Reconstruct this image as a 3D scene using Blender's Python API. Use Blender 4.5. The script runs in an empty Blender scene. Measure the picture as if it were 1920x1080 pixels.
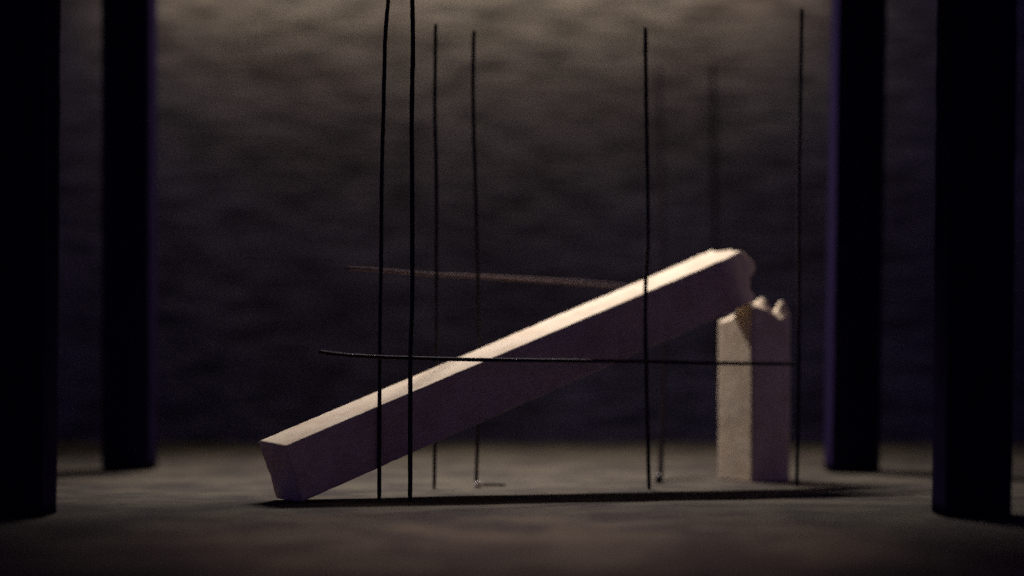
import bpy, math, random
from mathutils import Vector, Matrix, noise

# Units: the scale model is laid out in "pillar widths" (one square pillar = 1), K turns them into metres.
K = 0.1
H = 2.49                      # height of the lens above the model floor
F = 3600.0                    # focal length in photo pixels
sc = bpy.context.scene
col = sc.collection

# ------------------------------------------------------------------ camera
cd = bpy.data.cameras.new('camera')
cam = bpy.data.objects.new('camera', cd)
col.objects.link(cam)
cam.location = (0, 0, H * K)
cam.rotation_euler = (math.radians(90), 0, 0)
cd.sensor_width = 36
cd.lens = F / 1920 * 36
cd.shift_y = 120 / 1920
cd.clip_start = 0.02
cd.clip_end = 60
cd.dof.use_dof = True
cd.dof.focus_distance = 32.2 * K
cd.dof.aperture_fstop = 0.88
sc.camera = cam

# ------------------------------------------------------------------ world
w = bpy.data.worlds.new('World')
sc.world = w
w.use_nodes = True
bg = w.node_tree.nodes['Background']
bg.inputs[0].default_value = (0.24, 0.15, 0.90, 1)
bg.inputs[1].default_value = 0.115

sc.view_settings.view_transform = 'Standard'
sc.view_settings.look = 'None'
sc.view_settings.gamma = 1
sc.view_settings.exposure = 0
sc.view_settings.use_curve_mapping = False
sc.render.engine = 'CYCLES'
sc.cycles.use_denoising = False
sc.cycles.max_bounces = 5


# ------------------------------------------------------------------ lamps (set high; the front one is an added fill)
def aim(o, target):
    o.rotation_euler = (Vector(target) * K - o.location).to_track_quat('-Z', 'Y').to_euler()


def spot(name, loc, target, power, size, blend, radius, colour):
    d = bpy.data.lights.new(name, 'SPOT')
    d.energy = power
    d.spot_size = math.radians(size)
    d.spot_blend = blend
    d.shadow_soft_size = radius * K
    d.color = colour
    o = bpy.data.objects.new(name, d)
    col.objects.link(o)
    o.location = Vector(loc) * K
    aim(o, target)
    return o


def area(name, loc, target, power, sx, sy, colour, spread=180):
    d = bpy.data.lights.new(name, 'AREA')
    d.shape = 'RECTANGLE'
    d.size = sx * K
    d.size_y = sy * K
    d.energy = power
    d.color = colour
    d.spread = math.radians(spread)
    o = bpy.data.objects.new(name, d)
    col.objects.link(o)
    o.location = Vector(loc) * K
    aim(o, target)
    return o


area('key_lamp', (-3.6, 46.0, 18.0), (0.8, 36.8, 0.0), 25, 10, 1.3, (1.0, 0.90, 0.86), 90)
spot('front_fill', (0.2, 26.5, 12.2), (0.0, 25.6, 0.0), 62, 66, 1.0, 2.0, (1.0, 0.78, 0.80))  # fill added to brighten the middle of the front floor
area('wall_lamp', (-1.0, 49.9, 13.9), (-1.0, 52, 12.8), 11.0, 18, 0.4, (1.0, 0.86, 0.30), 170)
spot('side_lamp', (14.5, 41.3, 10.5), (4.2, 37.0, 2.6), 6.5, 38, 1.0, 0.5, (1.0, 0.72, 0.66))


# ------------------------------------------------------------------ materials
def new_mat(name):
    m = bpy.data.materials.new(name)
    m.use_nodes = True
    nt = m.node_tree
    b = nt.nodes['Principled BSDF']
    return m, nt, b


def nd(nt, kind, **kw):
    n = nt.nodes.new(kind)
    for k, v in kw.items():
        if k in n.inputs:
            n.inputs[k].default_value = v
        else:
            setattr(n, k, v)
    return n


def coords(nt, scale=(1, 1, 1)):
    tc = nd(nt, 'ShaderNodeTexCoord')
    mp = nd(nt, 'ShaderNodeMapping')
    mp.inputs['Scale'].default_value = scale
    nt.links.new(tc.outputs['Object'], mp.inputs['Vector'])
    return mp.outputs['Vector']


def noise_tex(nt, vec, scale, detail=4, rough=0.6):
    n = nd(nt, 'ShaderNodeTexNoise')
    n.inputs['Scale'].default_value = scale
    n.inputs['Detail'].default_value = detail
    n.inputs['Roughness'].default_value = rough
    nt.links.new(vec, n.inputs['Vector'])
    return n.outputs['Fac']


def ramp(nt, fac, stops):
    r = nd(nt, 'ShaderNodeValToRGB')
    e = r.color_ramp.elements
    while len(e) < len(stops):
        e.new(0.5)
    for el, (p, c) in zip(e, stops):
        el.position = p
        el.color = (*c, 1)
    nt.links.new(fac, r.inputs[0])
    return r.outputs[0]


def bump(nt, b, facs, chain_strength):
    prev = None
    for fac, (st, dist) in zip(facs, chain_strength):
        bp = nd(nt, 'ShaderNodeBump')
        bp.inputs['Strength'].default_value = st
        bp.inputs['Distance'].default_value = dist
        nt.links.new(fac, bp.inputs['Height'])
        if prev:
            nt.links.new(prev, bp.inputs['Normal'])
        prev = bp.outputs['Normal']
    nt.links.new(prev, b.inputs['Normal'])


def mat_pale():
    m, nt, b = new_mat('pale_balsa')
    along = coords(nt, (45, 150, 150))
    iso = coords(nt, (1, 1, 1))
    grain = noise_tex(nt, along, 1.0, 5, 0.65)
    blot = noise_tex(nt, iso, 14, 4, 0.6)
    c1 = ramp(nt, grain, [(0.3, (0.62, 0.505, 0.36)), (0.7, (0.78, 0.665, 0.49))])
    c2 = ramp(nt, blot, [(0.38, (0.84, 0.79, 0.74)), (0.55, (1, 1, 1))])
    mx = nd(nt, 'ShaderNodeMix', data_type='RGBA', blend_type='MULTIPLY')
    mx.inputs[0].default_value = 0.8
    nt.links.new(c1, mx.inputs[6])
    nt.links.new(c2, mx.inputs[7])
    nt.links.new(mx.outputs[2], b.inputs['Base Color'])
    b.inputs['Roughness'].default_value = 0.8
    b.inputs['Specular IOR Level'].default_value = 0.25
    b.inputs['Subsurface Weight'].default_value = 0.0
    fine = noise_tex(nt, iso, 130, 4, 0.7)
    bump(nt, b, [grain, fine], [(0.6, 0.0010), (0.5, 0.0012)])
    return m


def mat_dark(name, c0, c1, sc_=30):
    m, nt, b = new_mat(name)
    v = coords(nt, (1, 1, 0.25))
    f = noise_tex(nt, v, sc_, 5, 0.6)
    nt.links.new(ramp(nt, f, [(0.3, c0), (0.7, c1)]), b.inputs['Base Color'])
    b.inputs['Roughness'].default_value = 0.85
    b.inputs['Specular IOR Level'].default_value = 0.1
    b.inputs['IOR'].default_value = 1.05
    bump(nt, b, [f], [(0.4, 0.002)])
    return m


def mat_wire(name, c, rough=0.55, metal=0.6):
    m, nt, b = new_mat(name)
    v = coords(nt)
    f = noise_tex(nt, v, 60, 4, 0.6)
    nt.links.new(ramp(nt, f, [(0.3, tuple(x * 0.6 for x in c)), (0.7, c)]), b.inputs['Base Color'])
    b.inputs['Roughness'].default_value = rough
    b.inputs['Metallic'].default_value = metal
    b.inputs['Specular IOR Level'].default_value = 0.05 if metal == 0 and rough > 0.7 else 0.5
    if metal == 0 and rough > 0.7:
        b.inputs['IOR'].default_value = 1.06
    return m


def mat_floor():
    m, nt, b = new_mat('floor_board')
    iso = coords(nt)
    lng = coords(nt, (1, 3.0, 1))
    f1 = noise_tex(nt, iso, 6, 6, 0.62)
    f2 = noise_tex(nt, iso, 110, 5, 0.8)
    f3 = noise_tex(nt, lng, 16, 4, 0.6)
    c1 = ramp(nt, f1, [(0.40, (0.042, 0.034, 0.028)), (0.60, (0.100, 0.086, 0.060))])
    c2 = ramp(nt, f2, [(0.3, (0.55, 0.53, 0.52)), (0.62, (1, 1, 1))])
    c3 = ramp(nt, f3, [(0.3, (0.7, 0.68, 0.70)), (0.6, (1, 1, 1))])
    a = nd(nt, 'ShaderNodeMix', data_type='RGBA', blend_type='MULTIPLY')
    a.inputs[0].default_value = 0.8
    nt.links.new(c1, a.inputs[6]); nt.links.new(c2, a.inputs[7])
    d = nd(nt, 'ShaderNodeMix', data_type='RGBA', blend_type='MULTIPLY')
    d.inputs[0].default_value = 0.8
    nt.links.new(a.outputs[2], d.inputs[6]); nt.links.new(c3, d.inputs[7])
    nt.links.new(d.outputs[2], b.inputs['Base Color'])
    b.inputs['Roughness'].default_value = 0.9
    b.inputs['Specular IOR Level'].default_value = 0.15
    bump(nt, b, [f3, f2], [(0.5, 0.006), (1.0, 0.004)])
    return m


def mat_wall():
    m, nt, b = new_mat('rough_wall')
    lng = coords(nt, (2.0, 1, 15))
    mid = coords(nt, (3, 1, 6))
    blob = coords(nt, (1, 1, 1.6))
    f1 = noise_tex(nt, lng, 4.0, 6, 0.62)
    f2 = noise_tex(nt, mid, 9, 5, 0.65)
    f3 = noise_tex(nt, blob, 2.0, 3, 0.5)
    c1 = ramp(nt, f1, [(0.36, (0.024, 0.0215, 0.048)), (0.63, (0.104, 0.094, 0.185))])
    c3 = ramp(nt, f3, [(0.35, (0.7, 0.64, 0.68)), (0.6, (1, 1, 1))])
    a = nd(nt, 'ShaderNodeMix', data_type='RGBA', blend_type='MULTIPLY')
    a.inputs[0].default_value = 0.8
    nt.links.new(c1, a.inputs[6]); nt.links.new(c3, a.inputs[7])
    nt.links.new(a.outputs[2], b.inputs['Base Color'])
    b.inputs['Roughness'].default_value = 0.9
    b.inputs['Specular IOR Level'].default_value = 0.1
    bump(nt, b, [f1, f2], [(0.7, 0.02), (0.6, 0.006)])
    return m


PALE = mat_pale()
PILLAR = mat_dark('dark_pillar', (0.012, 0.008, 0.026), (0.017, 0.011, 0.036))  # even near-black navy base colour
WIRE = mat_wire('dark_wire', (0.030, 0.022, 0.034), 0.75)
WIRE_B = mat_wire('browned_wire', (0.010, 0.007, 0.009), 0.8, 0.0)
WIRE_LIT = mat_wire('lit_wire', (0.17, 0.13, 0.13), 0.8, 0.0)  # wire colour lightened for the light on its top sides
GLUE = mat_wire('glue', (0.95, 0.9, 0.82), 0.2, 0.0)
DARKBLOB = mat_wire('dark_putty', (0.02, 0.014, 0.016), 0.5, 0.0)
FLOOR = mat_floor()
WALL = mat_wall()


# ------------------------------------------------------------------ helpers
def link(name, verts, faces, mat, parent=None, smooth=True):
    me = bpy.data.meshes.new(name)
    me.from_pydata([tuple(v) for v in verts], [], faces)
    me.validate()
    me.materials.append(mat)
    for p in me.polygons:
        p.use_smooth = smooth
    o = bpy.data.objects.new(name, me)
    col.objects.link(o)
    if parent:
        o.parent = parent
    return o


def tag(o, label, cat, group=None):
    o['label'] = label
    o['category'] = cat
    if group:
        o['group'] = group


def structure(o, label=None):
    o['kind'] = 'structure'
    if label:
        o['label'] = label


def fractal(p, scale, octaves=3):
    v, a, s = 0.0, 1.0, scale
    for _ in range(octaves):
        v += a * noise.noise(Vector(p) * s)
        a *= 0.5
        s *= 2.1
    return v


def square_rod(name, L1, L0, mat, rings=90, grid=22, bevel=0.035, wobble=0.006, seed=0.0, post=None):
    """A square bar of width 1 (y 0..1, z -1..0) along +x; its two ends are the surfaces x = L0(y,z) and x = L1(y,z)."""
    g = [0, 0.02, 0.045] + [0.045 + (0.91) * i / grid for i in range(1, grid)] + [0.955, 0.98, 1.0]
    n = len(g)

    def sect(a, c):
        ia = min(max(a, bevel), 1 - bevel)
        ic = min(max(c, bevel), 1 - bevel)
        da, dc = a - ia, c - ic
        m = max(abs(da), abs(dc))
        l = math.hypot(da, dc)
        if l > 1e-9:
            k = m / l
            return ia + da * k, ic + dc * k
        return a, c

    P = [[sect(a, c) for c in g] for a in g]
    border = [(0, j) for j in range(n)] + [(i, n - 1) for i in range(1, n)] \
        + [(n - 1, j) for j in range(n - 2, -1, -1)] + [(i, 0) for i in range(n - 2, 0, -1)]
    verts, faces = [], []

    def put(x, a, c):
        y, z = a, c - 1
        # small dents over the faces
        q = Vector((x, y, z))
        d = wobble * fractal(q + Vector((seed, 0, 0)), 1.7, 4)
        cy, cz = a - 0.5, c - 0.5
        # ragged arrises
        edge = max(0.0, min(abs(cy), abs(cz)) - 0.38) / 0.12
        d -= edge * 0.012 * max(0, fractal(q + Vector((seed + 9, 3, 1)), 5, 2))
        v = Vector((x, y + d * 2 * cy, z + d * 2 * cz))
        if post:
            v = post(v)
        verts.append(v * K)
        return len(verts) - 1

    ringidx = []
    for r in range(rings + 1):
        t = r / rings
        t = t if t < 0.85 else 0.85 + (t - 0.85)
        row = []
        for (i, j) in border:
            a, c = P[i][j]
            x0, x1 = L0(a, c - 1), L1(a, c - 1)
            row.append(put(x0 + (x1 - x0) * t, a, c))
        ringidx.append(row)
    m = len(border)
    for r in range(rings):
        for k in range(m):
            faces.append((ringidx[r][k], ringidx[r][(k + 1) % m], ringidx[r + 1][(k + 1) % m], ringidx[r + 1][k]))
    for end in (0, 1):
        idx = {}
        for k, ij in enumerate(border):
            idx[ij] = ringidx[rings if end else 0][k]
        for i in range(n):
            for j in range(n):
                if (i, j) not in idx:
                    a, c = P[i][j]
                    idx[(i, j)] = put((L1 if end else L0)(a, c - 1), a, c)
        for i in range(n - 1):
            for j in range(n - 1):
                q = (idx[(i, j)], idx[(i + 1, j)], idx[(i + 1, j + 1)], idx[(i, j + 1)])
                faces.append(q if not end else q[::-1])
    o = link(name, verts, faces, mat)
    me = o.data
    import bmesh
    bm = bmesh.new()
    bm.from_mesh(me)
    bmesh.ops.recalc_face_normals(bm, faces=bm.faces)
    bm.to_mesh(me)
    bm.free()
    return o


def lerp(pts, x):
    if x <= pts[0][0]:
        return pts[0][1]
    for (a, u), (b, v) in zip(pts, pts[1:]):
        if x <= b:
            t = (x - a) / (b - a)
            t = t * t * (3 - 2 * t)
            return u + (v - u) * t
    return pts[-1][1]


def gauss(x, y, cx, cy, s):
    return math.exp(-((x - cx) ** 2 + (y - cy) ** 2) / (2 * s * s))


def at(px, py, Y):
    """World point (in pillar widths) that the photo shows at pixel px,py and distance Y."""
    return Vector(((px - 960) / F * Y, Y, H + (660 - py) / F * Y))


def smooth_path(pts, sub=10):
    out = []
    n = len(pts)
    for i in range(n - 1):
        p0, p1, p2, p3 = pts[max(i - 1, 0)], pts[i], pts[i + 1], pts[min(i + 2, n - 1)]
        for k in range(sub):
            t = k / sub
            out.append(0.5 * ((2 * p1) + (p2 - p0) * t + (2 * p0 - 5 * p1 + 4 * p2 - p3) * t * t
                              + (3 * p1 - p0 - 3 * p2 + p3) * t ** 3))
    out.append(pts[-1].copy())
    return out


def wire(name, pts, r, mat, seg=12, seed=0, base=None):
    pts = smooth_path([Vector(p) for p in pts])
    rnd = random.Random(seed)
    base = base or pts[0]
    verts, faces = [], []
    prev_u = None
    for i, p in enumerate(pts):
        d = (pts[min(i + 1, len(pts) - 1)] - pts[max(i - 1, 0)]).normalized()
        ref = Vector((0, 1, 0)) if abs(d.y) < 0.9 else Vector((0, 0, 1))
        u = d.cross(ref).normalized() if prev_u is None else (prev_u - d * prev_u.dot(d)).normalized()
        prev_u = u
        v = d.cross(u)
        jit = Vector((rnd.uniform(-1, 1), rnd.uniform(-1, 1), 0)) * r * 0.08
        rr = r * (1 + 0.10 * noise.noise(Vector((i * 0.4, seed * 7.3, 0))))
        if i in (0, len(pts) - 1):
            rr *= 0.7
        for k in range(seg):
            a = 2 * math.pi * k / seg
            verts.append((p + jit + (u * math.cos(a) + v * math.sin(a)) * rr - base) * K)
    n = len(pts)
    for i in range(n - 1):
        for k in range(seg):
            a, b = i * seg + k, i * seg + (k + 1) % seg
            faces.append((a, b, b + seg, a + seg))
    faces.append(tuple(range(seg))[::-1])
    faces.append(tuple((n - 1) * seg + k for k in range(seg)))
    o = link(name, verts, faces, mat)
    o.location = base * K
    return o


def blob(name, centre, rad, mat, parent, seed=0):
    """small lump; centre relative to the parent, in pillar widths"""
    verts, faces = [], []
    nu, nv = 16, 10
    for j in range(nv + 1):
        th = math.pi * j / nv
        for i in range(nu):
            ph = 2 * math.pi * i / nu
            d = Vector((math.sin(th) * math.cos(ph), math.sin(th) * math.sin(ph), math.cos(th)))
            k = 1 + 0.18 * noise.noise(d * 1.7 + Vector((seed, 0, 0)))
            verts.append((Vector(centre) + Vector((d.x * rad[0], d.y * rad[1], d.z * rad[2])) * k) * K)
    for j in range(nv):
        for i in range(nu):
            a, b = j * nu + i, j * nu + (i + 1) % nu
            faces.append((a, a + nu, b + nu, b))
    return link(name, verts, faces, mat, parent)


# ------------------------------------------------------------------ setting
# floor: a thin board with a gently uneven face
def build_floor():
    nx, ny = 120, 130
    verts, faces = [], []
    for j in range(ny + 1):
        for i in range(nx + 1):
            x = -26 + 52 * i / nx
            y = 4 + 52 * j / ny
            verts.append(Vector((x, y, 0.010 * fractal((x, y, 0), 0.9, 3) - 0.012)) * K)
    for j in range(ny):
        for i in range(nx):
            a = j * (nx + 1) + i
            faces.append((a, a + 1, a + nx + 2, a + nx + 1))
    o = link('floor', verts, faces, FLOOR)
    structure(o)
    return o


floor = build_floor()


def build_crack():
    """hairline splits in the face of the floor board"""
    rnd = random.Random(12)
    verts, faces = [], []
    for (x0, x1, y) in ((3.9, 4.9, 33.25), (4.6, 5.7, 32.85), (5.3, 6.5, 32.6), (-6.9, -5.6, 33.4), (-5.9, -4.6, 33.0)):
        n = 16
        base = len(verts)
        for i in range(n + 1):
            t = i / n
            x = x0 + (x1 - x0) * t
            yy = y + 0.06 * fractal((x * 1.3, y, 2.0), 1.4, 3) - 0.12 * t
            wd = 0.035 * math.sin(math.pi * min(max(t, 0.02), 0.98)) * rnd.uniform(0.4, 1.3)
            z = 0.010 * fractal((x, yy, 0), 0.9, 3) - 0.012 + 0.003
            verts += [Vector((x, yy - wd, z)) * K, Vector((x, yy + wd, z)) * K]
        for i in range(n):
            a = base + 2 * i
            faces.append((a, a + 2, a + 3, a + 1))
    o = link('crack', verts, faces, DARKBLOB, floor)
    return o


build_crack()


def build_wall():
    nx, nz = 260, 150
    yb = 51.8
    verts, faces = [], []

    def relief(x, z):
        v = 0.016 * fractal((x * 0.6, z * 4.0, 3.1), 1.0, 4)
        v += 0.03 * max(0, fractal((x * 0.8, z * 1.6, 8.0), 1.0, 2)) ** 1.5
        return v
    for j in range(nz + 1):
        for i in range(nx + 1):
            x = -24 + 48 * i / nx
            z = -0.1 + 16.1 * j / nz
            verts.append(Vector((x, yb - relief(x, z), z)) * K)
    for j in range(nz):
        for i in range(nx):
            a = j * (nx + 1) + i
            faces.append((a, a + 1, a + nx + 2, a + nx + 1))
    nf = len(verts)
    # back, to give the wall its thickness
    for (x, z) in ((-24, -0.1), (24, -0.1), (24, 16), (-24, 16)):
        verts.append(Vector((x, yb + 1.0, z)) * K)
    faces.append((nf + 1, nf, nf + 3, nf + 2))
    faces.append(tuple([nf + 3, nf + 2] + [nz * (nx + 1) + i for i in range(nx, -1, -1)]))
    o = link('back_wall', verts, faces, WALL)
    structure(o)
    return o


build_wall()



def build_shade_slab():
    """unseen slab added to shade the front of the floor: it ends above the far pillars and leaves the back of the room open to the lamps"""
    x0, x1, y0, y1, z0, z1 = -20, 20, 6, 40.9, 12.5, 12.9
    v = [Vector(q) * K for q in ((x0, y0, z0), (x1, y0, z0), (x1, y1, z0), (x0, y1, z0),
                                 (x0, y0, z1), (x1, y0, z1), (x1, y1, z1), (x0, y1, z1))]
    f = [(0, 3, 2, 1), (4, 5, 6, 7), (0, 1, 5, 4), (1, 2, 6, 5), (2, 3, 7, 6), (3, 0, 4, 7)]
    o = link('shade_slab', v, f, PILLAR, smooth=False)  # out-of-view slab, added to cut the key light in front
    structure(o)


build_shade_slab()

# ------------------------------------------------------------------ the black pillars
def make_pillar(x, y, w, lean, label, seed):
    top = 12.5
    o = square_rod('square_pillar', lambda a, c: top, lambda a, c: 0.0, PILLAR, rings=60, grid=8,
                   bevel=0.03, wobble=0.012, seed=seed)
    # rod: x up, y -> world x, z -> world y ; local (x,y,z) -> (y, -z... )
    me = o.data
    for v in me.vertices:
        lx, ly, lz = v.co
        v.co = (ly * w - 0.5 * w * K, (lz + K) * w, lx)
    import bmesh
    bm = bmesh.new(); bm.from_mesh(me)
    bmesh.ops.recalc_face_normals(bm, faces=bm.faces)
    bm.to_mesh(me); bm.free()
    o.location = ((x + 0.5 * w) * K, y * K, 0)
    o.rotation_euler = (0, math.radians(lean), 0)
    tag(o, label, 'pillar', 'black square pillars of the colonnade')
    return o


make_pillar(-8.08, 28.9, 1.0, 0.45, 'near black pillar cut off by the left edge of the picture', 1)
make_pillar(-8.64, 40.4, 1.0, 0.0, 'far black pillar standing on the left, just right of the near one', 2)
make_pillar(6.53, 28.9, 1.0, 0.6, 'near black pillar at the right edge, its foot lowest in the picture', 3)
make_pillar(6.61, 39.7, 1.0, 0.85, 'far black pillar standing behind the rightmost upright wire and stump', 4)

# ------------------------------------------------------------------ the fallen, broken pillar
b_ = Vector((0.8030885, 0.48796866, 0.34195826))
p_ = Vector((-0.53322994, 0.84466562, 0.04696618))
n_ = Vector((-0.26592236, -0.22006038, 0.93854074))
A_ = Vector((-3.752, 31.459, -1.551 + H))


def beam_end(y, z):
    v = -z
    L = lerp([(0, 10.06), (0.1, 10.2), (0.3, 10.40), (0.45, 10.38), (0.62, 10.12), (0.78, 10.06), (0.92, 10.14), (1.0, 10.06)], v)
    L += 0.10 * fractal((y * 1.5, z * 1.5, 4.2), 2.2, 3) + 0.10 * gauss(y, v, 0.55, 0.18, 0.12)
    L += 0.05 + 0.06 * y
    return L


def beam_foot(y, z):
    v = -z
    return 0.02 + 0.015 * math.exp(-((v - 0.55) / 0.16) ** 2) + 0.016 * fractal((y * 2, z * 2, 1.1), 2.0, 3) * min(1, 4 * v)


def beam_post(v):
    # crumbled arris of the broken tip
    u = v.x
    if u < 1.5:   # the foot beds flat on the floor
        v.z -= 0.05 * v.y * max(0.0, -v.z) * (1 - max(0.0, u) / 1.5)
    if u > 9.2:
        k = (u - 9.2) / 1.2
        v.z -= (0.30 * max(0.0, u - 10.0) ** 2 - 0.015 * min(k, 0.6)) * max(0, 1 + v.z) + 0.03 * k * fractal(v, 2.5, 2)
        w_ = max(0.0, 1 - v.y / 0.35) * max(0.0, (u - 9.75) / 0.6)
        v.y += 0.16 * min(1.0, w_) ** 1.5
        v.y += 0.03 * k * fractal(v + Vector((5, 0, 0)), 2.5, 2)
    return v


beam = square_rod('broken_pillar', beam_end, beam_foot, PALE, rings=150, grid=26, bevel=0.03, wobble=0.005, seed=3.3, post=beam_post)
M = Matrix((
    (b_.x, p_.x, n_.x, A_.x * K),
    (b_.y, p_.y, n_.y, A_.y * K),
    (b_.z, p_.z, n_.z, A_.z * K),
    (0, 0, 0, 1)))
beam.matrix_world = M
tag(beam, 'long pale square pillar snapped off and fallen, leaning from the floor onto its stump', 'fallen pillar')

# ------------------------------------------------------------------ the stump
def stump_top(r, zz):
    l = 1 + zz           # depth along the left face
    front = lerp([(0, 3.34), (0.3, 3.30), (0.5, 3.22), (0.8, 3.10), (1, 3.12)], r)
    left = lerp([(0, 0.0), (1, -0.26)], l)
    h = front + left * (1 - r)
    h += 0.34 * gauss(r, l, 0.52, 0.32, 0.15)
    h += 0.16 * gauss(r, l, 0.10, 0.22, 0.13)
    h += 0.36 * gauss(r, l, 0.93, 0.20, 0.11)
    h += 0.12 * gauss(r, l, 0.5, 0.8, 0.2)
    h += 0.05 * fractal((r * 2, l * 2, 7.7), 2.4, 3)
    return h


stump = square_rod('pillar_stump', stump_top, lambda a, c: -0.02, PALE, rings=90, grid=30, bevel=0.04, wobble=0.005, seed=8.1)
ya = math.radians(35)
rx, ry = math.cos(ya), math.sin(ya)     # along the right face
lx, ly = -math.sin(ya), math.cos(ya)    # along the left face
# local x -> up, local y -> right face, local z(+1) -> left face depth
c0 = Vector((4.61, 36.85, 0))
off = Vector((lx, ly, 0))
M = Matrix((
    (0, rx, lx, (c0.x + off.x) * K),
    (0, ry, ly, (c0.y + off.y) * K),
    (1, 0, 0, 0),
    (0, 0, 0, 1)))
stump.data.transform(M @ Matrix.Identity(4))
stump.data.transform(Matrix.Translation(-Vector((c0.x, c0.y, 0)) * K))
stump.location = c0 * K
import bmesh as _bm
_b = _bm.new(); _b.from_mesh(stump.data); _bm.ops.recalc_face_normals(_b, faces=_b.faces); _b.to_mesh(stump.data); _b.free()
tag(stump, 'pale upright stump of a square pillar with a jagged broken top', 'pillar stump')

# ------------------------------------------------------------------ upright wires
G = 'thin upright wires around the fallen pillar'


def upright(px, Yb, r, label, seed, Yt=None, mat=None):
    """px: (x, y) pixels from top to foot"""
    mat = mat or WIRE
    Yt = Yt or Yb
    foot_y = 660 + H / Yb * F
    pts = []
    ys = [q[1] for q in px]
    for (x, y) in px:
        t = (y - ys[0]) / (ys[-1] - ys[0])
        pts.append(at(x, y, Yt + (Yb - Yt) * t))
    f = at(px[-1][0], foot_y, Yb)
    f.z = -0.03
    pts[-1] = f
    pts.reverse()
    o = wire('upright_wire', pts, r, mat, seed=seed, base=Vector((f.x, f.y, 0)))
    tag(o, label, 'wire', G)
    return o


w1 = upright([(733, -60), (728, 0), (722, 80), (719, 210), (716, 330), (714.5, 500), (712, 700), (711, 935)], 32.35, 0.034,
             'long upright wire bent right at its top, leftmost of the uprights', 1)
w2 = upright([(772, -60), (773, 0), (774.5, 90), (772, 210), (773, 400), (773, 560), (769.5, 700), (769, 935)], 32.2, 0.039,
             'thickest upright wire, running off the top edge and crossing the fallen pillar', 2)
w3 = upright([(817, 44), (816, 130), (815.5, 210), (818, 330), (818.5, 520), (818, 700), (814, 915)], 35.0, 0.033,
             'upright wire with its top in view, just right of the long pair', 3)
w4 = upright([(888.5, 57), (887, 150), (888, 230), (891, 330), (896, 520), (898, 660), (893, 911)], 35.5, 0.035,
             'upright wire behind the fallen pillar with a bright glue bead at its foot', 4)
w5 = upright([(1210, 51), (1211, 150), (1212.5, 260), (1215, 440), (1210, 560), (1212, 700), (1217, 912)], 34.85, 0.036,
             'upright wire standing in front of the high half of the fallen pillar', 5)
w6 = upright([(1503.5, 15), (1502, 110), (1500, 210), (1497.5, 400), (1498, 600), (1497, 750), (1494, 910)], 35.8, 0.036,
             'rightmost upright wire, standing just right of the stump', 6)
w7 = upright([(1235, 128), (1238, 300), (1243, 500), (1244, 700), (1238, 902)], 37.0, 0.05,
             'blurred upright wire leaning back behind the fallen pillar, dark lump at its foot', 7, Yt=46.5, mat=WIRE_B)
w8 = upright([(1336, 118), (1338, 300), (1342, 500), (1350, 700), (1362, 860)], 44.0, 0.06,
             'faint blurred upright wire with its foot hidden behind the stump', 8, Yt=47, mat=WIRE_B)

gb = blob('glue_bead', (0.045, -0.06, 0.05), (0.07, 0.06, 0.065), GLUE, w4, 2)
gb['label'] = 'small bright glue bead at the wire foot'
fb = blob('foot_lump', (-0.05, -0.35, 0.07), (0.07, 0.1, 0.11), DARKBLOB, w7, 5)
fb['label'] = 'small dark lump at the wire foot'

# wire's shadow streak beside the glued foot, built as a thin dark rod
s = wire('shadow_streak', [(-0.55, 35.75, 0.012), (-0.36, 35.78, 0.02), (-0.12, 35.76, 0.012)], 0.022, WIRE_B, seed=31)
tag(s, 'short dark shadow streak on the floor right of the glue bead, built as a rod', 'shadow streak')

# ------------------------------------------------------------------ cross wires
h1 = wire('cross_wire', [at(648, 503, 33.6), at(700, 505.5, 34.1), at(760, 511, 34.7), at(817, 515.5, 35.25),
                         at(893, 518.5, 36.0), at(1000, 525, 37.4), at(1100, 532, 38.9), at(1190, 541, 40.4), at(1260, 550, 41.6)],
          0.036, WIRE_LIT, seed=41)
tag(h1, 'upper cross wire, coloured as lit, running away behind the fallen pillar', 'wire', 'thin cross wires tied to the uprights')
h2 = wire('cross_wire', [at(598, 660, 31.2), at(650, 666, 31.5), at(711, 669.5, 31.9), at(770, 671.5, 32.1), at(870, 674, 32.6),
                         at(1000, 675.5, 33.3), at(1210, 678, 34.6), at(1345, 681, 35.2), at(1430, 682, 35.6), at(1495, 682, 35.95)],
          0.033, WIRE, seed=42)
tag(h2, 'lower cross wire, dark, passing in front of the fallen pillar and stump', 'wire', 'thin cross wires tied to the uprights')
